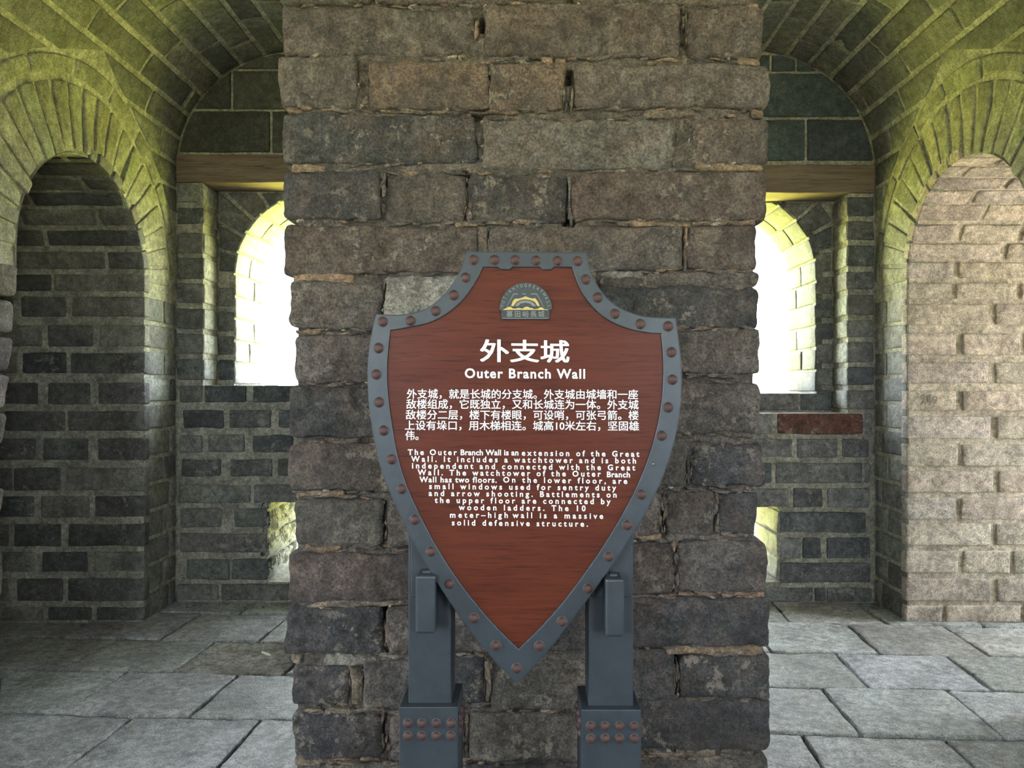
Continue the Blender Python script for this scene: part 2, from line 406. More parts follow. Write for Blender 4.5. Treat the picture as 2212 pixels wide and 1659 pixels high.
    for (y0, y1, js) in (LROWS if sg < 0 else RROWS):
        s1, s0 = s_of_py(y0), s_of_py(y1)
        s0 = max(s0, .0)
        Y, z, t = arch_prof((s0+s1)/2)
        ex = sg*(XW-.010)
        xs = []
        jx = [PX(p, Y) for p in js]
        if sg < 0:
            e = jx[0]
            if len(jx) % 2: jx = jx[1:]
            pts = jx+[ex]
            st = jx[0]-.013
            # leftwards filler
            lst = []
            c = jx[0]
            while c > -XE: lst.append((max(c-.36, -XE), c)); c -= .375
            for i in range(1, len(jx)-1, 2): lst.append((jx[i], jx[i+1]))
            lst.append((jx[-1], ex))
        else:
            lst = [(ex, jx[0])]
            for i in range(1, len(jx)-1, 2): lst.append((jx[i], jx[i+1]))
            c = jx[-1]
            while c < XE: lst.append((c, min(c+.36, XE))); c += .375
        for (a, b) in lst:
            if b-a < .03: continue
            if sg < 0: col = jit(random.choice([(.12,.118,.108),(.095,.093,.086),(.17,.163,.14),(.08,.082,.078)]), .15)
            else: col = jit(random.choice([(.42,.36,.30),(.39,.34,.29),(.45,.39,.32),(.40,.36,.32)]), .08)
            vis = abs((a+b)/2) < 2.5
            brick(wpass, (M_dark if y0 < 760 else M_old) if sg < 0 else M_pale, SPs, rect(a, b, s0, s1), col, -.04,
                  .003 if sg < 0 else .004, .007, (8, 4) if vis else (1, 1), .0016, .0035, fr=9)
    # ---------------- side wall bricks
    P = .1168
    base = [0.004+P*i for i in range(20)]
    cs = (lambda: jit(random.choice([(.19,.19,.17),(.22,.215,.19),(.15,.15,.135),(.24,.235,.21)]), .1))
    for i, s0 in enumerate(base):
        s1 = s0+P-.016
        sm = (s0+s1)/2
        if s0 > AS-.05: break
        yj = lambda s: yb+.004     # far jamb, next to the far wall
        if i % 2:
            brick(wside, M_vault, S, rect(yb+.010, YB-.13, s0, s1), cs(), -.05, .004, .008, (4, 3), .0015)
            brick(wside, M_vault, S, rect(YB-.117, YB-.004, s0, s1), cs(), -.05, .004, .008, (2, 3), .0015)
        else:
            brick(wside, M_vault, S, rect(yb+.010, YB-.07, s0, s1), cs(), -.05, .004, .008, (5, 3), .0015)
            brick(wside, M_vault, S, rect(YB-.057, YB-.004, s0, s1), cs(), -.05, .004, .008, (1, 3), .0015)
        # near jamb: rough, leaning out towards its foot
        def ye(s): return min(2.472, 2.375+max(0, s-.8)*.16)+random.uniform(-.010, .012)
        e0, e1 = ye(s0), ye(s1)
        L = .33 if i % 2 else .2
        brick(wside, M_pier, S, ((e0-L,s0),(e0,s0),(e1,s1),(e1-L,s1)), jit(LG if i % 3 else GR), -.06, .012, .016, (9, 7), .004, .006, fr=12)
        y = e0-L-.012
        while y > YP+.02:
            a = max(y-.37, YP); brick(wside, M_pier, S, rect(a, y, s0, s1), jit(GR), -.05, .008, .012, (2, 1), .003, .004); y = a-.013
    # ring 1: voussoirs on edge (radial), ring 2: headers laid along the arc
    def ring(r0, r1, n, col_f, tilt=0, start=0.0, mat=M_vault):
        for k in range(n):
            t0, t1 = math.pi*(k+start)/n, math.pi*(k+1+start)/n
            g = .007
            rj = random.uniform(-.006, .012)
            def Fq(a, b, t0=t0, t1=t1, rj=rj):
                rr = r0+rj*(1-b)+(r1-r0)*b
                th = t0+g/rr+(t1-t0-2*g/rr)*a
                return AC+rr*math.cos(th), AS+rr*math.sin(th)
            if max(Fq(0,1)[0], Fq(1,1)[0]) > YB+.0:
                def Fq(a, b, t0=t0, t1=t1, Fo=Fq):
                    y, s = Fo(a, b); return min(y, YB-.004), s
            brick(wside, mat, S, Fq, col_f(), -.045, .004+random.uniform(-.002,.003), .007, (7, 9) , .002, .003, 'voussoir', fr=10)
    cv = (lambda: jit(random.choice([(.24,.24,.175),(.22,.22,.16),(.26,.255,.19)]), .1))
    ring(AR+.004, RO1, 21 if sg < 0 else 20, cv)
    ring(RO1+.016, RO2, 9, cv, start=.0 if sg < 0 else .12)
    # ---------------- vault courses (and what is left of the wall beside the rings)
    cvt = (lambda s: jit(random.choice([(.17,.175,.14),(.14,.145,.12),(.19,.19,.15),(.12,.125,.11)]) , .12))
    PV = .1165
    s0 = AS+.02
    i = 0
    while s0 < topS-.02:
        s1 = min(s0+PV-.020, topS-.002)
        mat = M_vault
        off = [.1, .27, .02, .33, .18][i % 5]
        L = .37
        def yclip(s, far):   # where the course meets the outer ring
            d = RO2+.016
            if s-AS >= d: return None
            return AC+math.sqrt(d*d-(s-AS)**2)*(1 if far else -1)
        spans = []
        cl0, cl1 = yclip(s0, True), yclip(s1, True)
        if cl0 is None and cl1 is None: spans.append((None, None, YP+.004, YB-.006))
        y = YB-.006; first = True
        edge = (s1+s0)/2 < TS
        while y > YP+.05:
            a = y-(off+.05 if first else L); first = False
            q = None
            f0 = (cl0 if cl0 is not None else AC); f1 = (cl1 if cl1 is not None else AC)
            n0 = yclip(s0, False); n1 = yclip(s1, False)
            hit = cl0 is not None
            if not hit: q = ((a,s0),(y,s0),(y,s1),(a,s1)); nxt = a
            else:
                if y <= max(f0, f1)+.02 and y > min(n0 if n0 else AC, n1 if n1 else AC)-.02 and y > AC:
                    y = min(n0, n1 if n1 is not None else AC); 
                    continue
                if y > AC:
                    if a < max(f0, f1)+.05: q = ((f0,s0),(y,s0),(y,s1),(f1,s1)); nxt = max(f0, f1)
                    else: q = ((a,s0),(y,s0),(y,s1),(a,s1)); nxt = a
                    if y-max(f0,f1) < .02: q = None; nxt = AC
                else:
                    m0, m1 = n0, (n1 if n1 is not None else AC-.0)
                    if abs(y-min(m0, m1)) < .002: q = ((a,s0),(m0,s0),(m1,s1),(a,s1))
                    else: q = ((a,s0),(y,s0),(y,s1),(a,s1))
                    nxt = a
            if q:
                vis = q[1][0] > 2.0
                brick(vault if s0 > TS-.06 else wside, mat, S, q, cvt(s0), -.05, .004+random.uniform(-.002,.002), .006,
                      (6, 4) if vis else (1, 1), .0014, .003, fr=9)
                y = nxt-.013
            else:
                y = min(n0 or AC, n1 or AC) if hit else a
        i += 1
        s0 += PV
    # ---------------- far wall: recess, window, slot
    sill = 1.015 if sg < 0 else .977
    nb = 1.015 if sg < 0 else .886            # bottom of the recess
    bt, bb = (2.083, 1.953) if sg < 0 else (2.035, 1.905)   # lintel top / bottom
    NX0, NX1 = .561, 1.499                     # recess
    SX0, SX1 = .86, (1.197 if sg < 0 else 1.18)
    SZ0, SZ1 = .098, (.465 if sg < 0 else .455)
    V, Fc = [], []
    def mir(cols): return cols if sg > 0 else [(-b, -a, lb, la, hb, ha) for a, b, la, lb, ha, hb in cols]
    e = .006
    front = [(XP-.01, NX0, -.022, -.022, 3, 3), (NX1+e, XW+.02, -.022, -.022, 3, 3)]
    for a, b in ((NX0, SX0), (SX0, SX1+e), (SX1+e, NX1+e)):
        slot = a == SX0
        if slot:
            front += [(a, b, -.022, -.022, SZ0-e, SZ0-e), (a, b, SZ1+e, SZ1+e, nb-e, nb-e)]
        else: front += [(a, b, -.022, -.022, nb-e, nb-e)]
        front += [(a, b, bb+e, bb+e, 3, 3)]
    prism_cols(V, Fc, mir(front), YB+e, YN+e)
    rear = [(XP-.01, SX0, -.022, -.022, sill-e, sill-e), (SX0, SX1+e, -.022, -.022, SZ0-e, SZ0-e), (SX0, SX1+e, SZ1+e, SZ1+e, sill-e, sill-e), (SX1+e, XW+.02, -.022, -.022, sill-e, sill-e),
            (XP-.01, WC-WR-e, sill-e, sill-e, 3, 3), (WC+WR+e, XW+.02, sill-e, sill-e, 3, 3)]
    NN = 24; Re = WR+e
    for i in range(NN):
        t0, t1 = math.pi*i/NN, math.pi*(i+1)/NN
        rear.append((WC-Re*math.cos(t0), WC-Re*math.cos(t1), WS+Re*math.sin(t0), WS+Re*math.sin(t1), 3, 3))
    prism_cols(V, Fc, mir(rear), YN+e, YO)
    wback = mkwall('wall_back_'+side, 'far brick wall of the '+side+' bay with arched window and low loophole', V, Fc)
    SB = planeY(YB)
    cb = (lambda: jit(random.choice([(.12,.12,.11),(.165,.162,.145),(.085,.093,.09),(.14,.14,.127)] if sg < 0 else [(.15,.15,.145),(.12,.126,.13),(.18,.18,.17),(.10,.107,.115)]), .12))
    if sg < 0:
        R = [(833,869,[388,436,442,532,545,640]),(886,924,[395,482,495,585,602,690]),(940,977,[387,436,450,527,545,632]),(992,1029,[392,477,497,588,600,690]),
             (1047,1086,[385,540,548,640]),(1098,1139,[390,478,506,578]),(1153,1193,[388,578]),(1208,1252,[402,495,500,578]),(1262,1297,[381,470,476,640])]
        U = [(397,438),(449,483),(503,546),(556,602),(612,654),(666,710),(721,764),(775,820)]
    else:
        R = [(893,938,[1600,1668,1681,1864,1869,1884]),(948,988,[1600,1711,1723,1810,1820,1877]),(1000,1044,[1600,1666,1676,1862,1868,1880]),(1055,1096,[1600,1704,1714,1777,1788,1879]),
             (1107,1151,[1684,1870]),(1162,1206,[1685,1731,1735,1773,1787,1879]),(1216,1259,[1684,1881]),(1270,1304,[1600,1757,1760,1783,1788,1884])]
        U = [(425,466),(478,518),(530,575),(587,625),(637,680),(692,728),(739,783),(793,832),(843,884)]
    for y0, y1, xs in R:
        for a, b in zip(xs[::2], xs[1::2]):
            col = cb()
            if sg > 0 and a == 1681: col = (.13,.06,.045)
            lo, hi = PX(a, YB), PX(b, YB)
            hi = min(hi, XW-.006) if sg > 0 else hi; lo = max(lo, -XW+.006)
            z0, z1 = PZ(y1, YB), PZ(y0, YB)
            brick(wback, M_old, SB, rect(lo, hi, max(z0, .003), z1), col, -.045, .003, .008, (8, 5), .0018, .005, fr=10)
        # courses go on behind the pier
        inner = PX(xs[-1], YB) if sg < 0 else PX(xs[0], YB)
        z0, z1 = PZ(y1, YB), PZ(y0, YB)
        k = abs(inner)-.014
        if y0 > 1090 and y0 < 1255: k = SX0-.002
        while k > XP+.04:
            a = max(k-.36, XP)
            brick(wback, M_old, SB, rect(*sorted((sg*a, sg*k)), max(z0, .003), z1), cb(), -.045, .003, .008, (1, 1), .0018, .004); k = a-.014
    for n_, (y0, y1) in enumerate(U):
        z0, z1 = PZ(y1, YB), PZ(y0, YB)
        x0_, x1_ = sorted((sg*(XW-.006), sg*(NX1+.001)))
        brick(wback, M_old, SB, rect(x0_, x1_, z0, z1), cb(), -.045, .003, .008, (4, 4), .0018, .004)
        x0_, x1_ = sorted((sg*(NX0-.001), sg*XP))
        brick(wback, M_old, SB, rect(x0_, x1_, z0, z1), cb(), -.045, .003, .008, (1, 1), .0018)
        # recess reveal (seen edge-on) at the same courses
        SR = lambda y, z, w_: (sg*(NX1-w_), y, z)
        lc = jit((.24,.24,.22), .1)
        brick(wback, M_vault, SR, rect(YB+.002, YN-.002, z0, z1), lc, -.03, .002, .006, (3, 4), .0015, .004)
        # back of the recess beside the window
        if z1 < WS+.02:
            SN = planeY(YN)
            x0_, x1_ = sorted((sg*(NX1-.006), sg*(WC+WR+.002)))
            brick(wback, M_old, SN, rect(x0_, x1_, z0, z1), cb(), -.03, .003, .006, (2, 3), .0015, .004)
            x0_, x1_ = sorted((sg*(WC-WR-.002), sg*(NX0+.006)))
            brick(wback, M_old, SN, rect(x0_, x1_, z0, z1), cb(), -.03, .003, .006, (1, 1), .0015, .004)
    if sg > 0:   # bricks of the sill course inside the recess
        SN = planeY(YN)
        for a, b in ((WC+WR+.01-.4, WC+.30), (WC+.31, NX1-.006), (NX0+.01, WC-.02)):
            brick(wback, M_old, SN, rect(a, b, nb+.002, sill-.006), cb(), -.03, .004, .007, (4, 3), .0018, .004)
    # spandrel voussoirs over the window
    SN = planeY(YN)
    def out_r(t):
        cx_, sx_ = math.cos(t), math.sin(t)
        r_ = 9
        if cx_ > 1e-6: r_ = min(r_, (NX1-.008-WC)/cx_)
        if cx_ < -1e-6: r_ = min(r_, (NX0+.008-WC)/cx_)
        if sx_ > 1e-6: r_ = min(r_, (bb-.006-WS)/sx_)
        return r_
    nV = 13
    for k in range(nV):
        t0, t1 = math.pi*k/nV+.02, math.pi*(k+1)/nV-.02
        def Fq(a, b, t0=t0, t1=t1):
            th = t0+(t1-t0)*a; ri = WR+.004; ro = out_r(t0)*(1-a)+out_r(t1)*a
            ro = min(max(ro, ri+.012), out_r(th))
            rr = ri+(ro-ri)*b
            return sg*(WC+rr*math.cos(th)), WS+rr*math.sin(th)
        brick(wback, M_old, SN, Fq, cb(), -.03, .003, .006, (3, 4), .0012, .002, 'voussoir')
    # window reveal and soffit
    SW = dev(sg, WC, WR, WS)
    s = sill+.004; i = 0; pr = .108
    while s < WS+math.pi*WR-.01:
        s1 = min(s+pr-.012, WS+math.pi*WR-.002)
        kk_ = .9 if sg < 0 else .3  # right reveal coloured darker to offset the strong light on it
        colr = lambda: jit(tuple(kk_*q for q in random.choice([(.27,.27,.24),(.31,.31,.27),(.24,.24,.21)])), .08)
        sp = YN+(.19 if i % 2 else .26)
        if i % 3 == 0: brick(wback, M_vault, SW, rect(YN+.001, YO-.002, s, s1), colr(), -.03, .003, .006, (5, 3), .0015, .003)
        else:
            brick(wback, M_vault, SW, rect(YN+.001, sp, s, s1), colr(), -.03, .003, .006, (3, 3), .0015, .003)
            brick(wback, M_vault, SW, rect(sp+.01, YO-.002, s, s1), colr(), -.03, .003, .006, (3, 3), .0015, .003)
        s += pr; i += 1
    SW2 = lambda y, z, w_: (sg*(WC-WR+w_), y, z)
    s = sill+.004
    while s < WS-.02:
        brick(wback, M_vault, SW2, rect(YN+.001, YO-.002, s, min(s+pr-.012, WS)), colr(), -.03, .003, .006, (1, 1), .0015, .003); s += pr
    # loophole reveal: rough courses
    SL = lambda y, z, w_: (sg*(SX1-w_), y, z)
    s = SZ0+.003; k = 0
    while s < SZ1-.02:
        s1 = min(s+.10, SZ1-.002)
        brick(wback, M_rubble if sg < 0 else M_vault, SL, rect(YB+.002, YO-.004, s, s1), jit((.45,.45,.42) if sg < 0 else (.26,.26,.22), .1), -.03, .004, .01, (14, 8), .009 if sg < 0 else .003, .004, fr=16); s = s1+.01
    # lunette blocks above the lintel
    lx = lambda z: math.sqrt(max(0, (TR-.008)**2-(z-TS)**2))
    def lun(z0, z1, cuts):
        xs = [-1]+sorted(cuts)+[1]
        for a, b in zip(xs, xs[1:]):
            def Fq(p, q_, a=a, b=b):
                z = z0+(z1-z0)*q_; e_ = lx(z)
                xa = -e_ if a == -1 else a+.006; xb = e_ if b == 1 else b-.006
                xa = max(xa, -e_); xb = min(xb, e_)
                if xb < xa: xb = xa
                return sg*(TC+xa+(xb-xa)*p), z
            brick(wback, M_dark, SB, Fq, jit((.05,.052,.045) if sg < 0 else (.05,.065,.075), .15), -.045, .004, .006, (9, 5), .001, .003, 'stone_block', fr=6)
    if sg < 0:
        lun(bt+.014, 2.286, [.112, -.30]); lun(2.298, 2.474, [.295, -.1]); lun(2.486, 2.552, [0])
    else:
        lun(bt+.022, 2.248, [.235, -.15]); lun(2.262, 2.462, [-.2]); lun(2.474, 2.548, [.19, .07])
    # ---------------- timber lintel
    V, Fc = [], []
    x0_, x1_ = sorted((sg*(XW-.004), sg*XP))
    nx = 24
    for i in range(nx+1):
        x = x0_+(x1_-x0_)*i/nx
        wv = noise.noise(Vector((x*4, sg*3, 1)))*.006; w2 = noise.noise(Vector((x*5, sg*3, 7)))*.004
        V += [(x, YB-.010+wv, bb+w2*.5), (x, YB-.012+w2, bt+wv*.6), (x, YN-.0, bt), (x, YN-.0, bb)]
    for i in range(nx):
        for k in range(4): Fc.append((4*i+k, 4*i+(k+1) % 4, 4*i+4+(k+1) % 4, 4*i+4+k))
    Fc += [(0,3,2,1), (4*nx, 4*nx+1, 4*nx+2, 4*nx+3)]
    bm_ = structure(mesh_obj('trim_%d' % (1 if sg < 0 else 2), V, Fc, M_beam), 'old timber lintel over the %s window' % side)
    bevel_obj(bm_, .006, 2)
    # split along the timber: a slim board fixed under the lintel
# ================================================================== CENTRAL PIER
V, Fc = [], []
nx, nz = 150, 260
HOLES = [(PX(a, YP), PZ(b, YP)) for a, b in ((1040,52),(1226,166),(1002,388),(826,394),(834,1326),(1464,1432),(1228,478),(1032,242))]
X0, X1, Z0, Z1 = -XP+.022, XP-.022, -.022, 2.25
for j in range(nz+1):
    for i in range(nx+1):
        x = X0+(X1-X0)*i/nx; z = Z0+(Z1-Z0)*j/nz
        d = noise.noise(Vector((x*14, z*22, 4)))*.005+noise.noise(Vector((x*60, z*75, 9)))*.0045
        for hx, hz in HOLES:
            q = math.hypot((x-hx)*1.0, (z-hz)*.8)
            if q < .013: d += .07*(1-q/.013)**.5
        V.append((x, YP+.006+d, z))
for j in range(nz):
    for i in range(nx):
        k = j*(nx+1)+i; Fc.append((k, k+1, k+nx+2, k+nx+1))
box(V, Fc, X0, X1, YP+.035, YB+.02, -.022, 3.0)
box(V, Fc, X0, X1, YP+.011, YP+.04, 2.2, 3.0)
pier = structure(mesh_obj('wall_center', V, Fc, M_mortp, center=False), 'thick central pier of rough weathered brown and charcoal bricks behind the sign')
SP = planeY(YP)
K = {k_: tuple(.78*q for q in v_) for k_, v_ in {'D': DK, 'd': DB, 'B': BR, 'T': TN, 'G': GR, 'L': LG}.items()}
PR = [ # (x0, x1, y0, y1, colour)
 (615,800,-90,8,'G'),(815,1225,-90,6,'B'),(1240,1640,-92,10,'B'),
 (611,1020,22,116,'G'),(1047,1468,14,122,'B'),(1484,1648,20,122,'B'),
 (606,772,126,232,'G'),(800,1056,138,236,'T'),(1060,1216,140,236,'T'),(1240,1656,143,233,'G'),
 (611,1030,247,352,'D'),(1043,1456,262,364,'L'),(1496,1657,258,352,'B'),
 (611,822,374,472,'D'),(831,1004,376,476,'G'),(1017,1222,383,478,'D'),(1235,1652,372,474,'B'),
 (615,1032,490,588,'B'),(1056,1470,492,582,'G'),(1486,1634,488,582,'B'),
 (630,826,612,706,'G'),(1005,1290,600,700,'B'),(1300,1636,622,706,'D'),(1395,1634,592,618,'G'),
 (640,1010,726,822,'G'),(1025,1430,716,812,'B'),(1442,1638,714,806,'G'),
 (627,960,838,942,'D'),(975,1380,830,930,'G'),(1395,1640,828,934,'G'),
 (628,880,960,1056,'B'),(895,1300,952,1048,'G'),(1316,1480,955,1050,'G'),(1494,1646,960,1046,'D'),
 (640,826,1078,1176,'G'),(840,1100,1072,1176,'G'),(1115,1425,1066,1160,'G'),(1438,1540,1060,1152,'B'),(1551,1632,1066,1150,'D'),
 (624,965,1196,1296,'B'),(980,1350,1180,1285,'G'),(1362,1455,1172,1282,'B'),(1462,1656,1170,1278,'G'),
 (622,829,1312,1408,'D'),(838,1065,1312,1408,'G'),(1078,1350,1300,1400,'D'),(1362,1660,1292,1392,'D'),
 (632,755,1436,1518,'D'),(786,960,1426,1530,'G'),(975,1046,1420,1518,'D'),(1060,1340,1430,1528,'G'),(1352,1455,1402,1506,'D'),(1467,1662,1416,1506,'D'),
 (635,826,1544,1632,'D'),(845,1000,1545,1640,'G'),(1012,1360,1540,1640,'G'),(1375,1662,1512,1620,'D'),
 (642,900,1652,1742,'G'),(915,1330,1655,1745,'D'),(1345,1656,1640,1738,'G'),
 (625,1040,1756,1845,'D'),(1055,1280,1758,1845,'G'),(1295,1650,1754,1845,'G')]
for (a, b, y0, y1, c) in PR:
    col = jit(K[c], .1)
    x0_, x1_, z0, z1 = PX(a-2, YP), PX(b+2, YP), PZ(y1+3, YP), PZ(y0-3, YP)
    z0 = max(z0, -.015)
    edge = a < 660 or b > 1600
    def SPx(u, v, w_): return (u, YP-w_, v)
    brick(pier, M_pier, SPx, rect(x0_, x1_, z0, z1), col, -.17 if edge else -.05, .008+random.uniform(-.004, .004), .012,
          (max(14, int((b-a)/6)), 18), .0045, .0075, fr=13, big=.0035)
z = PZ(-100, YP)+.0                               # courses above the frame
k = 0
while z < 2.9:
    x = -XP
    first = True
    while x < XP-.05:
        L = .2 if (first and k % 2) else .4
        b = min(x+L, XP)
        brick(pier, M_pier, SP, rect(x, b, z+.008, z+.108), jit(random.choice([BR, GR, DK])), -.17, .008, .014, (2, 1), .003, .005)
        x = b+.013; first = False
    z += .1168; k += 1
for sg in (-1, 1):                                # flanks of the pier
    SS = lambda y, z, w_: (sg*(XP-.008+w_), y, z)
    for i in range(22):
        z0 = .003+i*.1168; y = YP+.185
        if i % 2: y += .2
        first = True
        if i % 2: brick(pier, M_pier, SS, rect(YP+.185, y-.013, z0, z0+.101), jit(GR), -.02, .006, .012, (1, 1), .003, .004)
        while y < YB-.02:
            b = min(y+.385, YB-.003)
            if b-y > .03: brick(pier, M_pier, SS, rect(y, b, z0, z0+.101), jit(random.choice([BR, GR, DK])), -.02, .006, .012, (1, 1), .003, .004)
            y = b+.013
def crumbs(name, cnt, col, seed, smin, smax, label):
    rnd = random.Random(seed); V, Fc = [], []
    for _ in range(cnt):
        a, b, y0, y1, c = rnd.choice(PR)
        e_ = rnd.random()
        if e_ < .42: px_, py_ = rnd.uniform(a+4, b-4), y1+rnd.uniform(0, 9)
        elif e_ < .72: px_, py_ = rnd.uniform(a+4, b-4), y0-rnd.uniform(0, 9)
        elif e_ < .86: px_, py_ = b+rnd.uniform(0, 10), rnd.uniform(y0, y1)
        else: px_, py_ = a-rnd.uniform(0, 8), rnd.uniform(y0, y1)
        if not (648 < px_ < 1622) or py_ > 1830: continue
        horiz = e_ < .72
        L_, H_ = rnd.uniform(smin, smax), rnd.uniform(.002, .0055)
        if not horiz: L_, H_ = H_, L_*.7
        cx_, cz_, rot = PX(px_, YP), PZ(py_, YP), rnd.uniform(-.25, .25)
        n_ = rnd.randint(5, 7); k = len(V); t_ = rnd.uniform(.002, .007)
        for lay, (sc_, yy) in enumerate(((1.15, .012), (1, -t_*.3), (.6, -t_))):
            for i in range(n_):
                th = 2*math.pi*i/n_+rnd.uniform(-.3, .3); rr = rnd.uniform(.75, 1.2)*sc_
                u_, v_ = L_*rr*math.cos(th), H_*rr*math.sin(th)
                V.append((cx_+u_*math.cos(rot)-v_*math.sin(rot), YP+yy, cz_+u_*math.sin(rot)+v_*math.cos(rot)))
        for lay in (0, 1):
            for i in range(n_): Fc.append((k+lay*n_+i, k+lay*n_+(i+1) % n_, k+(lay+1)*n_+(i+1) % n_, k+(lay+1)*n_+i))
        Fc.append(tuple(k+2*n_+i for i in range(n_)))
    o = mesh_obj(name, V, Fc, M_pier, pier); o.color = (*col, 1); o['kind'] = 'stuff'; o['label'] = label
crumbs('mortar_crumbs', 420, (.30,.21,.145), 3, .006, .026, 'tan crumbling mortar in the pier joints')
crumbs('brick_crumbs', 700, (.155,.135,.115), 5, .006, .030, 'grey brown broken mortar in the pier joints')
crumbs('lime_flakes', 200, (.40,.36,.30), 9, .003, .012, 'pale lime flakes in the pier joints')
MC = (.34,.235,.15)
for (a, y0, b, y1, t) in [(622,232,654,246,0),(630,353,702,371,0),(1500,352,1645,371,0),(1172,126,1194,144,0),(1200,126,1226,137,0),(1080,124,1098,136,1),
  (1575,8,1640,20,0),(1592,124,1640,142,0),(1622,236,1652,252,0),(1360,478,1488,491,0),(1494,478,1630,487,0),(982,479,1034,490,0),(632,591,762,609,0),
  (638,711,696,722,0),(655,1180,740,1194,0),(640,1061,745,1074,0),(660,1297,900,1310,1),(1440,1394,1652,1413,0),(1562,1279,1654,1290,0),(831,1345,837,1392,0),
  (1400,1622,1545,1638,1),(700,1530,822,1543,1),(759,1440,783,1520,1),(1478,492,1484,572,0),(1480,30,1484,90,1),(700,1410,860,1434,2),(1048,1430,1058,1515,1),
  (630,1410,655,1430,1),(1443,1152,1560,1166,2),(1300,585,1390,600,2),(1226,384,1233,470,2),(1033,495,1054,580,1),(1296,1150,1430,1166,0),(800,150,806,170,0),(1390,236,1500,256,1),(640,1635,720,1648,1),(684,1510,722,1519,3)]:
    col = (MC, (.27,.215,.155), (.24,.22,.19), (.5,.48,.43))[t]
    brick(pier, M_pier, SP, rect(PX(a, YP), PX(b, YP), PZ(y1, YP), PZ(y0, YP)), jit(col, .15), -.02, .004, .006, (10, 3), .004, .006, 'mortar_patch', fr=30)
brick(pier, M_pier, SP, rect(PX(834, YP), PX(1010, YP), PZ(712, YP), PZ(592, YP)), (.40,.385,.34), -.02, .006, .008, (24, 18), .005, .012, 'cement_patch', fr=18)
# ================================================================== OUTSIDE
def hill(name, fn, xr, yr, n, mat, label):
    V, Fc = [], []
    for j in range(n+1):
        for i in range(n+1):
            x = xr[0]+(xr[1]-xr[0])*i/n; y = yr[0]+(yr[1]-yr[0])*j/n
            V.append((x, y, fn(x, y)))
    for j in range(n):
        for i in range(n): k = j*(n+1)+i; Fc.append((k, k+1, k+n+2, k+n+1))
    o = mesh_obj(name, V, Fc, mat, center=False, smooth=True); o['kind'] = 'structure'; o['label'] = label; return o
M_grass = simple('sunlit_grass', (.42,.43,.06), .95, 0, .25, 1.5)
hill('ground', lambda x, y: -1.6+noise.noise(Vector((x*.15, y*.15, 0)))*.4, (-60, 60), (-50, 70), 40, M_grass, 'sunlit yellow green slope outside the tower')
V, Fc = [], []
box(V, Fc, -30, -XE-.4, -3.2, 2.2, -1.5, -.12); box(V, Fc, XE+.4, 30, -3.2, 3.6, -1.5, -.12); box(V, Fc, -XE-.4, XE+.4, -12, -2.6, -1.5, -.12)
M_walk = simple('walkway_stone', (.36,.33,.29), .9, 0, .15, 5)
structure(mesh_obj('terrace', V, Fc, M_walk, center=False), 'sunlit stone walkway outside the tower')
# ================================================================== SIGN
YSN = 1.335                 # front of the shield
sign = bpy.data.objects.new('information_sign', None); C.objects.link(sign); sign.location = (0, 1.40, 0)
sign['label'] = 'shield-shaped red-brown wooden information sign with riveted blue-grey metal frame on two posts'
sign['category'] = 'sign'
def poly_prism(name, pts, Yf, Yr, mat, parent, holes=None, bev=0):
    """pts in photo pixels on the plane Yf"""
    cu = bpy.data.curves.new('t', 'CURVE'); cu.dimensions = '2D'; cu.fill_mode = 'BOTH'; cu.extrude = (Yr-Yf)/2-bev; cu.bevel_depth = bev; cu.bevel_resolution = 2
    cu.offset = -bev
    for ring_ in [pts]+(holes or []):
        sp = cu.splines.new('POLY'); sp.points.add(len(ring_)-1); sp.use_cyclic_u = True
        for p, (x, y) in zip(sp.points, ring_): p.co = (PX(x, Yf), PZ(y, Yf), 0, 1)
    t = bpy.data.objects.new('t', cu); C.objects.link(t)
    dg = bpy.context.evaluated_depsgraph_get(); me = bpy.data.meshes.new_from_object(t.evaluated_get(dg))
    bpy.data.objects.remove(t); bpy.data.curves.remove(cu)
    vs = [(v.co.x, (Yf+Yr)/2-v.co.z, v.co.y) for v in me.vertices]; fs = [tuple(p.vertices) for p in me.polygons]
    bpy.data.meshes.remove(me)
    return mesh_obj(name, vs, fs, mat, parent)
def smooth_pts(pts, sub=4):
    """catmull-rom through an open chain"""
    out = []
    for i in range(len(pts)-1):
        p0 = pts[max(i-1, 0)]; p1 = pts[i]; p2 = pts[i+1]; p3 = pts[min(i+2, len(pts)-1)]
        for k in range(sub):
            t = k/sub
            out.append(tuple(.5*((2*p1[d])+(-p0[d]+p2[d])*t+(2*p0[d]-5*p1[d]+4*p2[d]-p3[d])*t*t+(-p0[d]+3*p1[d]-3*p2[d]+p3[d])*t**3) for d in (0, 1)))
    return out
o1 = [(1266,546),(1272,575),(1283,604),(1300,630),(1322,653),(1352,671),(1388,682),(1425,686),(1459,686)]
o2 = [(1459,686),(1466,735),(1472,795),(1471,860),(1463,925),(1448,985),(1425,1047),(1395,1108),(1355,1172),(1310,1240),(1265,1301),(1215,1368),(1165,1427),(1117,1477)]
o3 = [(1117,1477),(1065,1424),(1015,1362),(965,1292),(928,1233),(890,1165),(858,1100),(832,1040),(814,980),(803,920),(796,860),(794,802),(799,745),(806,705),(813,678)]
o4 = [(813,678),(855,680),(893,676),(930,661),(958,637),(981,607),(998,575),(1009,543)]
outer = smooth_pts(o1)+smooth_pts(o2)+smooth_pts(o3)+smooth_pts(o4)+[(1009,543)]
i1 = [(1236,577),(1245,605),(1260,637),(1285,668),(1318,694),(1360,711),(1398,719),(1428,721)]
i2 = [(1428,721),(1432,760),(1433,805),(1430,860),(1420,920),(1402,985),(1376,1050),(1345,1110),(1308,1172),(1262,1240),(1215,1302),(1167,1356),(1120,1402)]
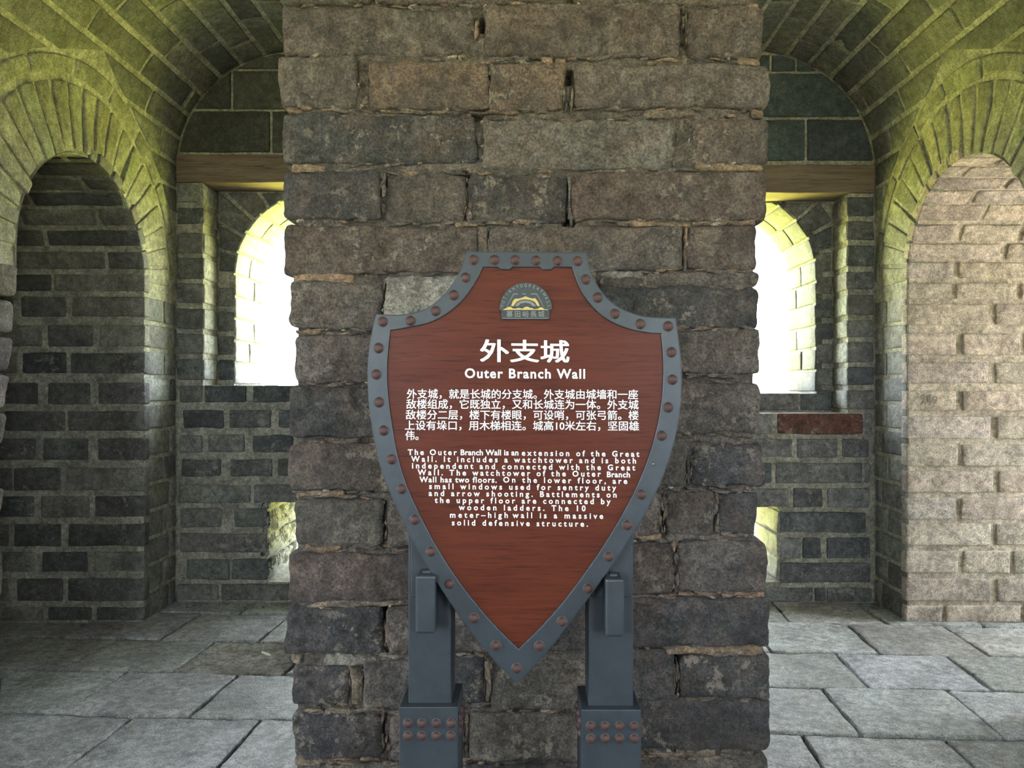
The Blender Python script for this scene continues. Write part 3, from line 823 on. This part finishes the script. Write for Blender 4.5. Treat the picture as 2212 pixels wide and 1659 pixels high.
i3 = [(1120,1402),(1067,1349),(1017,1290),(975,1232),(937,1170),(905,1108),(879,1050),(859,985),(847,920),(839,860),(836,805),(838,760),(843,714)]
i4 = [(843,714),(880,708),(925,698),(962,680),(993,655),(1015,628),(1031,602),(1043,577)]
inner = smooth_pts(i1)+smooth_pts(i2)+smooth_pts(i3)+smooth_pts(i4)+[(1043,577),(1075,577),(1081,582),(1100,583),(1106,577),(1166,577),(1172,583),(1190,583),(1197,577)]
board = poly_prism('board', inner, YSN+.0035, YSN+.02, M_board, sign)
frame = poly_prism('frame', outer, YSN-.001, YSN+.03, M_iron, sign, [inner], bev=.0016)
rim = poly_prism('rim', outer, YSN+.031, YSN+.034, M_iron_edge, sign)
rim['label'] = 'dark backing plate of the shield'
# raised laminate edge where the board meets the frame
rivs = [(1023,562),(1068,562),(1113,562),(1158,563),(1204,564),(1248,564),(1265,604),(1291,643),(1328,678),(1383,700),(1443,705),(1450,761),(1452,820),(1443,880),(1429,941),
 (1385,1068),(1355,1134),(1315,1202),(1270,1271),(1214,1342),(1165,1395),(1116,1443),(1006,600),(980,638),(941,672),(887,693),(827,695),(818,752),(813,809),(819,869),(829,930),(846,992),(868,1056),(896,1122),(931,1191),(971,1261),(1024,1335),(1071,1394)]
def dome_data(name, r, h, mat, ringm):
    V, Fc, fm = [], [], []
    N = 20
    prof = [(r*1.16, 0), (r*1.15, .0006), (r, .0008)]+[(r*math.cos(a), .0008+h*math.sin(a)) for a in (.35, .7, 1.05, 1.35)]
    for rr, hh in prof:
        for i in range(N): V.append((rr*math.cos(2*math.pi*i/N), -hh, rr*math.sin(2*math.pi*i/N)))
    V.append((0, -.0008-h, 0))
    for k in range(len(prof)-1):
        for i in range(N):
            Fc.append((k*N+i, k*N+(i+1) % N, (k+1)*N+(i+1) % N, (k+1)*N+i)); fm.append(1 if k < 2 else 0)
    k = (len(prof)-1)*N
    for i in range(N): Fc.append((k+i, k+(i+1) % N, len(V)-1)); fm.append(0)
    me = bpy.data.meshes.new(name); me.from_pydata(V, [], Fc); me.materials.append(mat); me.materials.append(ringm)
    me.polygons.foreach_set('material_index', fm); me.polygons.foreach_set('use_smooth', [True]*len(Fc)); me.update()
    bm = bmesh.new(); bm.from_mesh(me); bmesh.ops.recalc_face_normals(bm, faces=bm.faces); bm.to_mesh(me); bm.free()
    return me
rd = dome_data('rivet', 10.3/F*YSN, .0045, M_rust, M_ring)
for (x, y) in rivs:
    o = bpy.data.objects.new('rivet', rd); link(o, frame)
    o.location = Vector((PX(x, YSN), YSN-.001, PZ(y, YSN)))-sign.location-frame.location
o = bpy.data.objects.new('screw', dome_data('screw', 3.6/F*YSN, .002, M_iron_edge, M_iron)); link(o, frame)
o.location = Vector((PX(1411, YSN), YSN-.001, PZ(1002, YSN)))-sign.location-frame.location
# ---- lettering
def text_mesh(body, size, spc, off):
    cu = bpy.data.curves.new('t', 'FONT'); cu.body = body; cu.size = size; cu.space_character = spc; cu.offset = off; cu.extrude = .0004; cu.resolution_u = 3
    t = bpy.data.objects.new('t', cu); C.objects.link(t)
    dg = bpy.context.evaluated_depsgraph_get(); me = bpy.data.meshes.new_from_object(t.evaluated_get(dg))
    bpy.data.objects.remove(t); bpy.data.curves.remove(cu)
    vs = [v.co.copy() for v in me.vertices]; fs = [tuple(p.vertices) for p in me.polygons]
    bpy.data.meshes.remove(me); return vs, fs
def ext(vs): return min(v.x for v in vs), max(v.x for v in vs)
def text(body, x0, x1, yl, yr, cap, off, parent, mat, name, Y, stretch=False, hh=None):
    """fit body between photo columns x0..x1, baseline yl..yr; cap = capital height in px"""
    k = Y/F
    size = cap*k/.73
    W = (x1-x0)*k
    off0 = off
    cjk = any(ord(ch) > 0x3000 for ch in body)
    if stretch:
        vs, fs = text_mesh(body, size, 1, 0 if cjk else off); a, b = ext(vs); sx = W/(b-a); sp = 1
    else:
        v1, _ = text_mesh(body, size, 1, off); v2, _ = text_mesh(body, size, 1.5, off)
        w1_ = ext(v1)[1]-ext(v1)[0]; w2_ = ext(v2)[1]-ext(v2)[0]
        sp = 1+.5*(W-w1_)/(w2_-w1_) if w2_ > w1_ else 1
        sx = 1
        if sp < .97: sx = W/w1_; sp = 1
        vs, fs = text_mesh(body, size, sp, off); a, b = ext(vs)
    sl = -(yr-yl)/(x1-x0)
    ox, oz = PX(x0, Y), PZ(yl, Y)
    out = []
    sz = 1
    if any(ord(ch) > 0x3000 for ch in body):
        d = off*.9; N0 = len(vs); base = list(vs); fb = list(fs); vs = []; fs = []
        for q, (dx, dy) in enumerate(((d,d*.7),(-d,d*.7),(d,-d*.7),(-d,-d*.7))):
            vs += [v+Vector((dx, dy, .00012*q)) for v in base]; fs += [tuple(i+q*N0 for i in f) for f in fb]
    if hh:
        zl, zh = min(v.y for v in vs), max(v.y for v in vs); sz = hh*k/(zh-zl); 
    for v in vs:
        x = (v.x-a)*sx; out.append((ox+x, Y-v.z, oz+v.y*sz+x*sl))
    return mesh_obj(name, out, fs, mat, parent)
YT = YSN+.0032
text('外支城', 1038, 1229, 777, 779, 40, .0009, board, M_white, 'lettering', YT, True, 49)
text('Outer Branch Wall', 1004, 1264, 816, 817.5, 21, .0006, board, M_white, 'lettering', YT)
for body, x0, x1, yl, yr in [('外支城，就是长城的分支城。外支城由城墙和一座',879,1378,859,860.5),('敌楼组成，它既独立，又和长城连为一体。外支城',878,1379,881,882.5),
    ('敌楼分二层，楼下有楼眼，可设哨，可张弓箭。楼',877,1379,904,905.5),('上设有垛口，用木梯相连。城高10米左右，坚固雄',875,1380,927,928.5),('伟。',876,904,949,949)]:
    text(body, x0, x1, yl, yr, 16.2, .00023, board, M_white, 'lettering', YT, True)
for body, x0, x1, yl, yr in [('The Outer',881,987,982.5,983),('Branch Wall is an',995,1120,983,983.5),('extension of the Great',1127,1381,984,986.5),
    ('Wall. It includes a watchtower and is both',888,1374,997,1001),('independent and connected with the Great',890,1372,1011.5,1016),
    ('Wall. The watchtower of the Outer',902,1298,1026,1029.5),('Branch',1311,1361,1030.5,1031),('Wall has two floors.',906,1073,1041.5,1042.5),('On the lower floor, are',1087,1355,1042,1045),
    ('small windows used for sentry duty',927,1331,1056,1059.5),('and arrow shooting. Battlements on',926,1332,1071,1074.5),('the upper floor are connected by',939,1319,1086,1089),
    ('wooden ladders. The 10',991,1265,1101.5,1104),('meter–high',972,1097,1118,1118.5),('wall is a massive',1107,1303,1118.5,1120.5),('solid defensive structure.',976,1270,1134.5,1137.5)]:
    text(body, x0, x1, yl, yr, 12.4, .00035, board, M_white, 'lettering', YT)
# ---- emblem
ex, ey, er = 1135.5, 667, 57
arc = [(ex+er*math.cos(math.pi*i/28), ey-er*math.sin(math.pi*i/28)) for i in range(29)]
em = poly_prism('emblem', arc+[(1079,668),(1083,671),(1083,690),(1187,690),(1187,670),(1192,668)], YSN-.002, YSN+.004, M_emb, board, bev=.0006)
em['label'] = 'dark metal emblem with gilded arch and raised lettering'
YE = YSN-.0022
tz = [(1094,663),(1109,634),(1118,634),(1119,637),(1128,637),(1129,634),(1136,634),(1137,637),(1146,637),(1147,634),(1160,634),(1175,663)]
poly_prism('relief', tz, YE-.0006, YE+.001, M_embl, em)
poly_prism('relief', [(1095,663),(1110,636),(1159,636),(1174,663)], YE-.001, YE+.001, M_emb, em)
g1 = [(1104,661),(1108,650),(1113,645),(1120,645),(1128,643),(1135,640),(1143,643),(1150,645),(1156,644),(1161,650),(1166,661),(1161,661),(1155,652),(1146,648),(1135,646.5),(1124,648),(1116,652),(1109,661)]
poly_prism('gilding', g1, YE-.0018, YE, M_gold, em)
g2 = [(1087,668.5),(1092,666),(1098,663),(1103,662.5),(1107,666),(1113,667),(1119,665),(1124,665.5),(1128,667),(1134,663),(1139,662),(1145,665),(1151,666),(1154,668),(1162,667),(1166,664),(1171,664),(1176,668),(1184,668.5),(1184,669.5),(1087,669.5)]
poly_prism('gilding', g2, YE-.0018, YE, M_gold, em)
poly_prism('relief', [(1112,661),(1117,654),(1126,650),(1135,649),(1144,650),(1152,654),(1158,661),(1150,661),(1146,656),(1135,653.5),(1124,656),(1120,661)], YE-.0014, YE, M_embl, em)
word = 'MUTIANYUGREATWALL'
for i, ch in enumerate(word):
    th = math.pi*(1-(i+.6)/(len(word)+.2))
    vs, fs = text_mesh(ch, 10*YE/F, 1, .0001)
    a, b = ext(vs); rr = (er-9.5)*YE/F; ca, sa = math.cos(th-math.pi/2), math.sin(th-math.pi/2)
    cx0, cz0 = PX(ex, YE), PZ(ey, YE); out = []
    for v in vs:
        lx_, lz_ = (v.x-(a+b)/2)*.8, v.y+rr
        out.append((cx0+lx_*ca-lz_*sa, YE-v.z, cz0+lx_*sa+lz_*ca))
    mesh_obj('letter', out, fs, M_embl, em)
text('慕田峪長城', 1094, 1176, 683.5, 683.5, 10.5, .00008, em, M_embl, 'letter', YE)
poly_prism('relief', [(1086,688),(1086,686.8),(1184,686.8),(1184,688)], YE-.0008, YE, M_embl, em)
# ---- posts, sleeves, brackets
def rbox(name, parent, mat, x0, x1, y0, y1, z0, z1, bev):
    V, Fc = [], []; box(V, Fc, x0, x1, y0, y1, z0, z1)
    return bevel_obj(mesh_obj(name, V, Fc, mat, parent), bev, 3)
YPO, YSL, YBR = 1.37, 1.352, 1.318
for (pl, pr, sl_, sr, st, bl, br, bt_, bb_) in [(882,975,862,989,1527,897,940,1243,1370),(1271,1368,1256,1385,1533,1308,1349,1250,1377)]:
    post = rbox('post', sign, M_iron, PX(pl, YPO), PX(pr, YPO), YPO, YPO+.075, -.015, PZ(1130, YPO), .0025)
    slv = rbox('base_sleeve', sign, M_iron, PX(sl_, YSL), PX(sr, YSL), YSL, YSL+.11, -.018, PZ(st, YSL), .002)
    bx = rbox('bracket', sign, M_iron, PX(bl, YBR), PX(br, YBR), YBR, YPO-.0, PZ(bb_, YBR), PZ(bt_, YBR), .005)
    tp = rbox('stop', bx, M_iron, PX(bl+12, YBR), PX(br-12, YBR), YBR+.016, YBR+.036, PZ(bt_, YBR)-.002, PZ(bt_, YBR)+.004, .002)
    lr = 9.6/F*YSL
    rdl = dome_data('rivet', lr, .005, M_rust, M_ring)
    y_ = 1562 if pl < 1000 else 1568
    for i in range(4):
        for j in range(2):
            o = bpy.data.objects.new('rivet', rdl); link(o, slv)
            x = (881, 911, 942, 974)[i] if pl < 1000 else (1276, 1307, 1338, 1370)[i]
            o.location = Vector((PX(x, YSL), YSL-.0005, PZ(y_+27*j, YSL)))-sign.location-slv.location
    inn = 1 if pl < 1000 else -1
    for sd_s in (inn, -inn):
        for i in range(3):
            for j in range(2):
                o = bpy.data.objects.new('rivet', rdl); link(o, slv)
                xx = PX(sr if sd_s > 0 else sl_, YSL)
                o.rotation_euler = (0, 0, sd_s*math.pi/2)
                o.location = Vector((xx+sd_s*.0005, YSL+.022+.033*i, PZ(y_+27*j, YSL)))-sign.location-slv.location
    # foot plate in the ground
    rbox('foot_plate', sign, M_iron, PX(sl_-14, YSL), PX(sr+14, YSL), YSL-.02, YSL+.13, -.018, .006, .002)
    # steel stay between the post and the shield
    rbox('stay', sign, M_iron, PX(pl+6, YPO), PX(pr-6, YPO), YSN+.033, YPO+.002, PZ(1290, YPO), PZ(1150, YPO), .002)
M_cut = simple('scratched_line', (.2,.17,.14), .95)
YG = AC+AR-.0045
text('刘9', 1989, 2025, 873, 873, 19, .0002, bpy.data.objects['wall_passage_right'], M_cut, 'scratched_mark', YG)
# ================================================================== SMALL THINGS ON THE FLOOR
def pebble(x, y, r, col, name, label, cat, group=None, flat=.6):
    bm = bmesh.new(); bmesh.ops.create_icosphere(bm, subdivisions=2, radius=r)
    sd_ = Vector((x*9, y*7, 1))
    for v in bm.verts:
        v.co *= 1+.35*noise.noise(v.co/r*1.1+sd_); v.co.z *= flat
    me = bpy.data.meshes.new(name); bm.to_mesh(me); bm.free(); me.materials.append(M_pier)
    o = bpy.data.objects.new(name, me); link(o); o.color = (*col, 1)
    o.location = (x, y, r*flat*.72); o['label'] = label; o['category'] = cat
    if group: o['group'] = group
    return o
def fl(px, py): Y = F/(py-CY); return PX(px, Y), Y
def heap(name, items, label):
    V, Fc = [], []
    for x, y, r in items:
        bm = bmesh.new(); bmesh.ops.create_icosphere(bm, subdivisions=1, radius=r); k = len(V)
        sd_ = Vector((x*90, y*70, 1))
        for v in bm.verts:
            p = v.co*(1+.4*noise.noise(v.co/r+sd_)); V.append((x+p.x, y+p.y, r*.35+p.z*.6))
        Fc += [tuple(k+v.index for v in f.verts) for f in bm.faces]; bm.free()
    o = mesh_obj(name, V, Fc, M_pier, center=True); o.color = (.42,.37,.32,1); o['kind'] = 'stuff'; o['label'] = label
    o['category'] = 'rubble'
it = []
for i in range(70):
    x, y = fl(random.gauss(236, 26), random.gauss(1351, 7)); it.append((x, min(y, 3.22), random.uniform(.004, .011)))
heap('brick_rubble', it, 'small heap of crumbled brick at the foot of the left pier corner')
it = []
for i in range(60):
    x, y = fl(385+i*4+random.uniform(-4, 4), 1309+random.uniform(-3, 5)); it.append((x, min(y, 3.55), random.uniform(.002, .007)))
heap('pale_grit', it, 'pale grit lying along the foot of the left window wall')
x, y = fl(1890, 1300)
pebble(1.585, 3.48, .02, (.12,.12,.115), 'corner_stone', 'dark broken stone lying in the corner under the right window', 'stone')
# white stub
V, Fc = [], []
N = 10
for k, t in enumerate((0, .03, .97, 1)):
    rr = .0042*(.75 if k in (0, 3) else 1)
    for i in range(N):
        a = 2*math.pi*i/N; V.append((t*.052, rr*math.cos(a), .0045+rr*math.sin(a)))
for k in range(3):
    for i in range(N): Fc.append((k*N+i, (k+1)*N+i, (k+1)*N+(i+1) % N, k*N+(i+1) % N))
Fc += [tuple(range(N)), tuple(reversed(range(3*N, 4*N)))]
x, y = fl(566, 1413)
st = mesh_obj('chalk_stub', V, Fc, M_stub, center=False, smooth=False); st.location = (x, y, .003); st.rotation_euler = (0, 0, math.radians(-38))
st['label'] = 'small white stub lying on the rough slab left of the pier'; st['category'] = 'stub'
